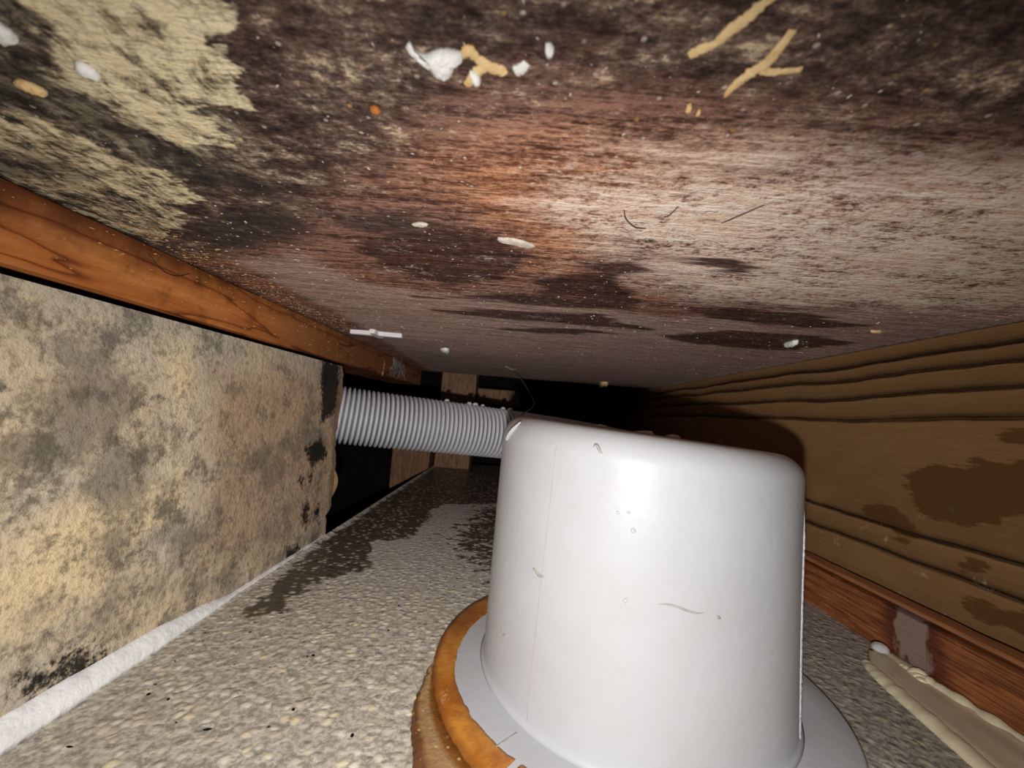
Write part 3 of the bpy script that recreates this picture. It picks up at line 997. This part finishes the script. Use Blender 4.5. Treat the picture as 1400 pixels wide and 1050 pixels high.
for i, (x, r, txt) in enumerate(((-0.62, 0.022, 'clear water drop on the hose, leftmost in the row along its top'), (-0.435, 0.024, 'clear water drop on the hose, left of the cluster of three'),
                                 (-0.375, 0.026, 'largest clear water drop in the cluster of three on the hose'), (-0.31, 0.018, 'clear water drop on the hose, right of the cluster of three'),
                                 (-0.125, 0.022, 'clear water drop on the hose, left of the pair by the housing'), (-0.055, 0.024, 'clear water drop on the hose, nearest the white housing'))):
    p = HP(x)
    droplet(W(p.x, p.y - 0.03, p.z + 0.238), r, txt)
droplet(W(1.79, 1.985, -0.957), 0.034, 'large shining water drop at the end of the cream sealant smear')
for (a, z, r, txt) in ((-107, -0.309, 0.008, 'water drop on the white housing below its highlight'), (-108, -0.501, 0.007, 'lowest tiny water drop on the front of the white housing'),
                       (-111.5, -0.268, 0.005, 'tiny water drop on the white housing, left of two under the highlight'), (-108.5, -0.262, 0.005, 'tiny water drop on the white housing, right of two under the highlight')):
    n_ = Vector((math.cos(math.radians(a)), math.sin(math.radians(a)), 0))
    droplet(cup_pt(a, z, 0.001) + cup.location, r, txt, n_, 0.6)

# ---------------------------------------------------------------- sealants
bm = bmesh.new()
rows = []
for i in range(161):
    y = -0.25 + (3.0 + 0.25) * i / 160
    w = interp([(-0.3, 0.085), (1.2, 0.075), (1.6, 0.066), (1.85, 0.042), (2.0, 0.016), (3.1, 0.012)], y) + 0.004 * mnoise.noise(Vector((y * 9, 0, 0)))
    row = []
    for k in range(8):
        t = k / 7
        a = math.pi / 2 * t
        x = -1.314 + (0.018 + 0.35 * w) * (1 - t) ** 1.0 + 0.010 * math.sin(math.pi * t) + 0.002 * mnoise.noise(Vector((y * 20, t * 5, 2)))
        z = -1.0 + w * (t ** 0.8) + 0.0
        row.append(bm.verts.new(W(x, y, z)))
    row.append(bm.verts.new(W(-1.325, y, -1.0 + w)))
    row.append(bm.verts.new(W(-1.325, y, -1.0)))
    rows.append(row)
for a, b in zip(rows, rows[1:]):
    for j in range(10):
        bm.faces.new((a[j], a[(j + 1) % 10], b[(j + 1) % 10], b[j]))
bm.faces.new(rows[0])
bm.faces.new(list(reversed(rows[-1])))
tag(done('sealant_bead', bm, M_BEAD), 'white sealant bead along the foot of the mouldy board', 'sealant')

smear = empty('sealant_smear', W(1.72, 1.6, -1.0), 'cream sealant smear with raised ridges along the red-brown batten', 'sealant')


def ridge(name, path, rad, flat, mat, n=14, lump=0.3, seed=0):
    pts_ = smoothpath([(x, y, -1.0) for x, y in path], n)
    bm = bmesh.new()
    m_ = len(pts_)
    rr = [U * interp(rad, i / (m_ - 1)) * (1 + lump * mnoise.noise(Vector((i * 0.35, seed, 0)))) for i in range(m_)]
    tube(bm, [W(p.x, p.y, -0.998 + 0.004 * mnoise.noise(Vector((i * .3, 1, seed)))) - smear.location for i, p in enumerate(pts_)], rr, 12, flat)
    return done(name, bm, mat, smear)


bm = bmesh.new()
rows = []
edgeL = [(0.6, 1.50), (1.0, 1.53), (1.3, 1.555), (1.6, 1.60), (1.8, 1.64), (1.93, 1.69), (2.03, 1.77)]
edgeR = [(0.6, 1.875), (1.6, 1.872), (1.9, 1.87), (2.0, 1.86), (2.03, 1.84)]
for i in range(60):
    y = 0.6 + (2.03 - 0.6) * i / 59
    l, r = interp(edgeL, y), interp(edgeR, y)
    row = []
    for k in range(11):
        t = k / 10
        z = -0.984 + 0.006 * mnoise.noise(Vector((t * 8, y * 1.5, 0))) + (0.02 * max(0, t - 0.8) / 0.2)
        if k in (0, 10):
            z = -1.0
        row.append(bm.verts.new(W(l + (r - l) * t, y, z) - smear.location))
    rows.append(row)
for a, b in zip(rows, rows[1:]):
    for j in range(10):
        bm.faces.new((a[j], a[j + 1], b[j + 1], b[j]))
    bm.faces.new((a[10], a[0], b[0], b[10]))
bm.faces.new(rows[0])
bm.faces.new(list(reversed(rows[-1])))
done('wiped_film', bm, M_SMEARF, smear)
ridge('ridge', [(1.50, 0.62), (1.53, 1.0), (1.56, 1.3), (1.605, 1.58), (1.635, 1.76), (1.67, 1.90), (1.70, 1.96)], [(0, 0.03), (0.5, 0.038), (0.75, 0.034), (0.9, 0.018), (1, 0.006)], 0.6, M_SMEAR, lump=0.15, seed=1)
ridge('ridge', [(1.84, 0.62), (1.84, 1.0), (1.845, 1.4), (1.84, 1.7), (1.83, 1.86), (1.825, 1.95)], [(0, 0.026), (0.6, 0.028), (0.85, 0.022), (1, 0.008)], 1.1, M_SMEAR, lump=0.35, seed=2)
ridge('ridge', [(1.66, 0.8), (1.67, 1.2), (1.69, 1.5), (1.70, 1.72)], [(0, 0.01), (0.5, 0.014), (1, 0.004)], 1.0, M_SMEAR, seed=3)
ridge('ridge', [(1.80, 1.80), (1.825, 1.84), (1.85, 1.86)], [(0, 0.02), (0.5, 0.036), (1, 0.02)], 1.0, M_SMEAR, seed=4)

# ---------------------------------------------------------------- tile spacer stuck to the panel
bm = bmesh.new()
sx, sy, sw, sh = 0.2, 0.11, 0.022, 0.032
outl = [(-sx, -sw), (-sw, -sw), (-sw, -sy), (sw, -sy), (sw, -sw), (sx, -sw), (sx, sw), (sw, sw), (sw, sy), (-sw, sy), (-sw, sw), (-sx, sw)]
lo_v = [bm.verts.new(Vector((x, y, -sh)) * U) for x, y in outl]
hi_v = [bm.verts.new(Vector((x, y, 0)) * U) for x, y in outl]
bm.faces.new(lo_v)
bm.faces.new(list(reversed(hi_v)))
for i in range(12):
    j = (i + 1) % 12
    bm.faces.new((lo_v[i], lo_v[j], hi_v[j], hi_v[i]))
bmesh.ops.bevel(bm, geom=bm.edges[:], offset=0.004 * U, segments=2, affect='EDGES')
sp = done('tile_spacer', bm, M_SPACER, None, False)
sp.location = W(-1.13, 3.09, CEIL_Z)
sp.rotation_euler = (0, 0, math.radians(1.5))
tag(sp, 'white plastic cross-shaped tile spacer stuck under the overhead panel', 'tile spacer')


# ---------------------------------------------------------------- splashes on the panel
def splat(name, pts2, mat, label, cat, h=0.02, seed=0):
    """an irregular lump under the panel from a small outline"""
    cx = sum(p[0] for p in pts2) / len(pts2)
    cy = sum(p[1] for p in pts2) / len(pts2)
    org = W(cx, cy, CEIL_Z)
    ring = smoothpath([(x, y, 0) for x, y in pts2] + [(pts2[0][0], pts2[0][1], 0)], 4)[:-1]
    bm = bmesh.new()
    L = []
    for k, (s_, z) in enumerate(((1.0, 0.0), (0.96, -0.45), (0.78, -0.85), (0.45, -1.0))):
        row = []
        for i, p in enumerate(ring):
            n = 1 + 0.10 * mnoise.noise(Vector((i * 0.7, k, seed)))
            row.append(bm.verts.new(Vector(((p.x - cx) * s_ * n, (p.y - cy) * s_ * n, z * h * (1 + 0.5 * mnoise.noise(Vector((i * .5, k * 2, seed + 3)))))) * U))
        L.append(row)
    n = len(ring)
    for a, b in zip(L, L[1:]):
        for i in range(n):
            bm.faces.new((a[i], a[(i + 1) % n], b[(i + 1) % n], b[i]))
    c_ = bm.verts.new(Vector((0, 0, -h)) * U)
    for i in range(n):
        bm.faces.new((L[-1][i], L[-1][(i + 1) % n], c_))
    bm.faces.new(list(reversed(L[0])))
    o = done(name, bm, mat)
    o.location = org
    return tag(o, label, cat, 'splashes under the overhead panel')


def streak(name, branches, mat, label, cat, seed=0):
    org = W(branches[0][0][0], branches[0][0][1], CEIL_Z)
    bm = bmesh.new()
    for b, br in enumerate(branches):
        pts_ = smoothpath([(x, y, 0) for x, y, r in br], 6)
        m_ = len(pts_)
        rad = [(i / (len(br) - 1), p[2]) for i, p in enumerate(br)]
        tube(bm, [W(p.x, p.y, CEIL_Z) - org for p in pts_], [U * interp(rad, i / (m_ - 1)) * (1 + 0.4 * mnoise.noise(Vector((i * 0.8, b, seed)))) for i in range(m_)], 8, 0.35)
    o = done(name, bm, mat)
    o.location = org
    return tag(o, label, cat, 'splashes under the overhead panel')


splat('plaster_splat', [(-0.212, 0.568), (-0.203, 0.562), (-0.196, 0.574), (-0.184, 0.580), (-0.165, 0.572), (-0.148, 0.570), (-0.128, 0.574), (-0.126, 0.588), (-0.140, 0.598), (-0.146, 0.614), (-0.160, 0.626), (-0.174, 0.618), (-0.180, 0.602), (-0.194, 0.596), (-0.192, 0.582), (-0.206, 0.578)], M_WHITE,
      'largest white plaster splat on the dark mouldy panel overhead', 'plaster splat', 0.016, 1)
streak('foam_streak', [[(-0.13, 0.585, 0.006), (-0.115, 0.575, 0.012), (-0.105, 0.585, 0.008), (-0.085, 0.60, 0.011), (-0.068, 0.605, 0.011), (-0.062, 0.612, 0.008)], [(-0.09, 0.60, 0.008), (-0.105, 0.61, 0.01), (-0.115, 0.625, 0.01), (-0.128, 0.64, 0.006)]], M_CREAM,
       'tan forked foam streak beside the largest white plaster splat', 'foam streak', 2)
splat('plaster_splat', [(-0.118, 0.605), (-0.105, 0.61), (-0.10, 0.625), (-0.108, 0.634), (-0.116, 0.622)], M_WHITE, 'small white plaster splat below the tan forked foam streak', 'plaster splat', 0.012, 3)
streak('foam_streak', [[(-0.045, 0.605, 0.010), (-0.036, 0.60, 0.011), (-0.026, 0.588, 0.007)]], M_WHITE, 'small white and tan dab right of the forked foam streak', 'plaster splat', 4)
splat('plaster_splat', [(0.0, 0.55), (0.008, 0.549), (0.014, 0.558), (0.012, 0.57), (0.005, 0.572), (0.0, 0.562)], M_WHITE, 'lone oval white plaster splat at mid-panel', 'plaster splat', 0.01, 5)
streak('foam_streak', [[(0.305, 0.44, 0.007), (0.275, 0.473, 0.007), (0.262, 0.498, 0.010), (0.251, 0.513, 0.010), (0.240, 0.535, 0.007), (0.225, 0.545, 0.009), (0.212, 0.557, 0.008)]], M_CREAM,
       'long tan foam streak slanting from the top edge of the photo', 'foam streak', 6)
streak('foam_streak', [[(0.300, 0.628, 0.003), (0.303, 0.605, 0.008), (0.315, 0.578, 0.010), (0.327, 0.562, 0.010), (0.330, 0.535, 0.008), (0.331, 0.508, 0.006)], [(0.327, 0.572, 0.008), (0.345, 0.575, 0.007), (0.383, 0.567, 0.005)]], M_CREAM,
       'branching tan foam streak like a twig, right of the long streak', 'foam streak', 7)
splat('plaster_splat', [(0.246, 0.645), (0.252, 0.641), (0.257, 0.65), (0.254, 0.66), (0.247, 0.657)], M_CREAM, 'larger cream dot below the branching foam streak', 'plaster splat', 0.010, 8)
splat('plaster_splat', [(0.269, 0.655), (0.273, 0.653), (0.276, 0.66), (0.272, 0.666), (0.268, 0.662)], M_CREAM, 'smaller cream dot below the branching foam streak', 'plaster splat', 0.008, 9)
splat('plaster_splat', [(-0.815, 0.65), (-0.80, 0.642), (-0.785, 0.655), (-0.79, 0.675), (-0.81, 0.672)], M_WHITE, 'round white plaster dot on the grey mottled corner of the panel', 'plaster splat', 0.015, 10)
splat('plaster_splat', [(-0.89, 0.57), (-0.86, 0.565), (-0.85, 0.59), (-0.86, 0.61), (-0.89, 0.61)], M_WHITE, 'white plaster splat cut by the left edge of the photo', 'plaster splat', 0.015, 11)
splat('plaster_splat', [(-0.99, 0.70), (-0.965, 0.695), (-0.945, 0.715), (-0.955, 0.73), (-0.975, 0.72)], M_CREAM, 'yellowish plaster flake near the left edge of the panel', 'plaster splat', 0.012, 12)
splat('plaster_splat', [(-0.315, 0.70), (-0.303, 0.697), (-0.295, 0.708), (-0.305, 0.717)], M_ORANGE, 'tiny orange wood crumb on the dark mouldy panel', 'wood crumb', 0.01, 13)
splat('plaster_splat', [(-0.75, 3.70), (-0.69, 3.64), (-0.66, 3.70), (-0.69, 3.82), (-0.71, 3.9), (-0.73, 3.78)], M_WHITE, 'white plaster fleck on the panel right of the tile spacer', 'plaster splat', 0.03, 14)
splat('plaster_splat', [(1.545, 2.28), (1.565, 2.27), (1.585, 2.32), (1.57, 2.40), (1.55, 2.36)], M_WHITE, 'white plaster fleck hanging near the olive-brown joist', 'plaster splat', 0.028, 15)
splat('plaster_splat', [(1.69, 1.95), (1.73, 1.94), (1.755, 1.965), (1.72, 1.985)], M_CREAM, 'cream flake on the panel close to the joist edge', 'plaster splat', 0.012, 16)
splat('plaster_splat', [(1.17, 5.7), (1.25, 5.66), (1.30, 5.8), (1.24, 5.95), (1.18, 5.9)], M_CREAM, 'dim tan lump at the dark far end of the panel', 'plaster splat', 0.06, 17)
splat('plaster_splat', [(-0.10, 1.22), (-0.04, 1.22), (0.02, 1.26), (0.0, 1.28), (-0.05, 1.262), (-0.10, 1.245)], M_SPECK, 'wavy white scrape at the middle of the panel', 'plaster splat', 0.008, 18)
splat('plaster_splat', [(-0.36, 1.17), (-0.33, 1.155), (-0.305, 1.165), (-0.33, 1.185)], M_SPECK, 'small white dab left of the wavy white scrape', 'plaster splat', 0.008, 19)


# ---------------------------------------------------------------- hairs and thread
def hair(pts_, r, mat, label, cat='hair'):
    q = smoothpath(pts_, 8)
    org = W(*q[0])
    bm = bmesh.new()
    tube(bm, [W(*p) - org for p in q], r * U, 5)
    o = done('hair_strand', bm, mat)
    o.location = org
    return tag(o, label, cat)


hair([(0.235, 1.00, 0.541), (0.25, 1.03, 0.532), (0.285, 1.07, 0.532), (0.32, 1.09, 0.541)], 0.0014, M_HAIR, 'dark curved hair on the bright dusty part of the panel')
hair([(0.345, 1.02, 0.541), (0.35, 1.0, 0.534), (0.36, 0.965, 0.541)], 0.0012, M_HAIR, 'short dark hair right of the curved hair on the bright panel')
hair([(0.50, 1.03, 0.541), (0.51, 0.98, 0.532), (0.55, 0.93, 0.541)], 0.0012, M_HAIR, 'short dark hair on the bright panel, furthest right of three')
hair([(-0.06, 5.3, 0.542), (0.05, 4.9, 0.40), (0.15, 4.3, 0.20), (0.17, 3.9, 0.10), (0.10, 3.2, 0.03), (0.04, 2.4, 0.0), (0.02, 2.05, -0.035)], 0.0045, M_THREAD,
     'thin grey thread hanging from the panel to the white housing', 'thread')
hair([(-0.16, 4.72, 0.541), (-0.10, 4.85, 0.528), (-0.04, 5.0, 0.541)], 0.006, M_SPECK, 'short pale fibre on the panel above the hanging thread', 'fibre')
hair([(-1.463, 1.50, 0.50), (-1.452, 1.55, 0.455), (-1.452, 1.62, 0.452), (-1.463, 1.70, 0.49)], 0.0016, M_HAIR, 'dark curved hair on the orange pine batten')

# resin drip and cobweb on the batten
bm = bmesh.new()
for k in range(9):
    t = k / 8
    z = 0.45 - 0.16 * t
    bmesh.ops.create_icosphere(bm, subdivisions=1, radius=U * (0.006 + 0.006 * ((k * 37) % 5) / 5), matrix=Matrix.Translation(W(-1.464, 4.33 - 0.03 * t, z)))
tag(done('resin_drip', bm, M_OCHRE), 'beaded resin drip down the dim far end of the orange batten', 'resin drip')
bm = bmesh.new()
r_ = random.Random(5)
for k in range(34):
    y0 = 4.55 + r_.uniform(0, 0.45)
    z0 = r_.uniform(0.46, 0.54)
    q = [W(-1.45 + r_.uniform(0, 0.02), y0 + r_.uniform(-0.06, 0.06) * j, z0 - 0.05 * j * r_.uniform(0.6, 1.2)) for j in range(4)]
    tube(bm, q, 0.004 * U, 4)
tag(done('cobweb', bm, M_THREAD, None, False), 'dusty hanging cobweb on the far end of the orange batten', 'cobweb', kind='stuff')


# ---------------------------------------------------------------- uncountable crumbs
def crumbs(name, spots, mat, label, cat):
    t = bmesh.new()
    bmesh.ops.create_icosphere(t, subdivisions=1, radius=1.0)
    base = [v.co.copy() for v in t.verts]
    tris = [[v.index for v in f.verts] for f in t.faces]
    t.free()
    verts, faces = [], []
    for (p, r) in spots:
        e = Matrix.Rotation(random.uniform(0, 6.28), 3, 'Z')
        sx_, sy_, sz_ = random.uniform(0.6, 2.2), random.uniform(0.5, 1.0), random.uniform(0.2, 0.5)
        k = len(verts)
        verts += [e @ (Vector((c.x * sx_, c.y * sy_, c.z * sz_)) * (r * U)) + p for c in base]
        faces += [[i + k for i in f] for f in tris]
    me = bpy.data.meshes.new(name)
    me.from_pydata(verts, [], faces)
    return tag(link(name, me, mat, None, True), label, cat, kind='stuff')


sp1 = []
for _ in range(2600):
    y = 0.45 + 3.6 * random.random() ** 1.4
    x = random.uniform(-1.4, 1.95)
    if mnoise.noise(Vector((x * 1.5, y * 2.2, 0))) + random.uniform(-0.5, 0.5) < 0.02:
        continue
    sp1.append((W(x, y, CEIL_Z), random.choice((0.0015, 0.0015, 0.002, 0.002, 0.003, 0.004)) * min(1.6, 0.25 + 0.75 * y)))
crumbs('dust_specks', sp1, M_SPECK, 'pale dust specks clinging all over the overhead panel', 'dust')
sp2 = []
sp4 = []
for _ in range(700):
    y = random.uniform(1.35, 3.2)
    d = abs(random.gauss(0, 0.09 + 0.05 * (y - 1.35)))
    x = -1.45 + d
    sp2.append((W(x, y, CEIL_Z), random.choice((0.002, 0.003, 0.003, 0.004, 0.006))))
for _ in range(220):
    y = random.uniform(0.9, 3.5)
    sp2.append((W(-1.463, y, random.uniform(0.32, 0.54)), random.choice((0.003, 0.004, 0.006))))
crumbs('sawdust_crumbs', sp2, M_OCHRE, 'ochre sawdust crumbs along the top of the orange batten', 'crumbs')
for _ in range(420):
    y = random.uniform(0.9, 5.2)
    sp4.append((W(2.0 + random.uniform(-0.02, 0.015), y, CEIL_Z), random.choice((0.004, 0.005, 0.007, 0.009))))
crumbs('joint_dust', sp4, M_THREAD, 'grey dust caught along the joint of panel and joist', 'dust')
sp3 = []
for _ in range(150):
    x = random.uniform(-1.25, 1.5)
    y = random.uniform(1.0, 3.4)
    if math.hypot(x - CX, y - CY) < 0.95:
        continue
    sp3.append((W(x, y, -0.999), random.choice((0.003, 0.003, 0.004, 0.005, 0.007))))
crumbs('dark_grit', sp3, M_DARK, 'dark grit scattered over the speckled base', 'grit')
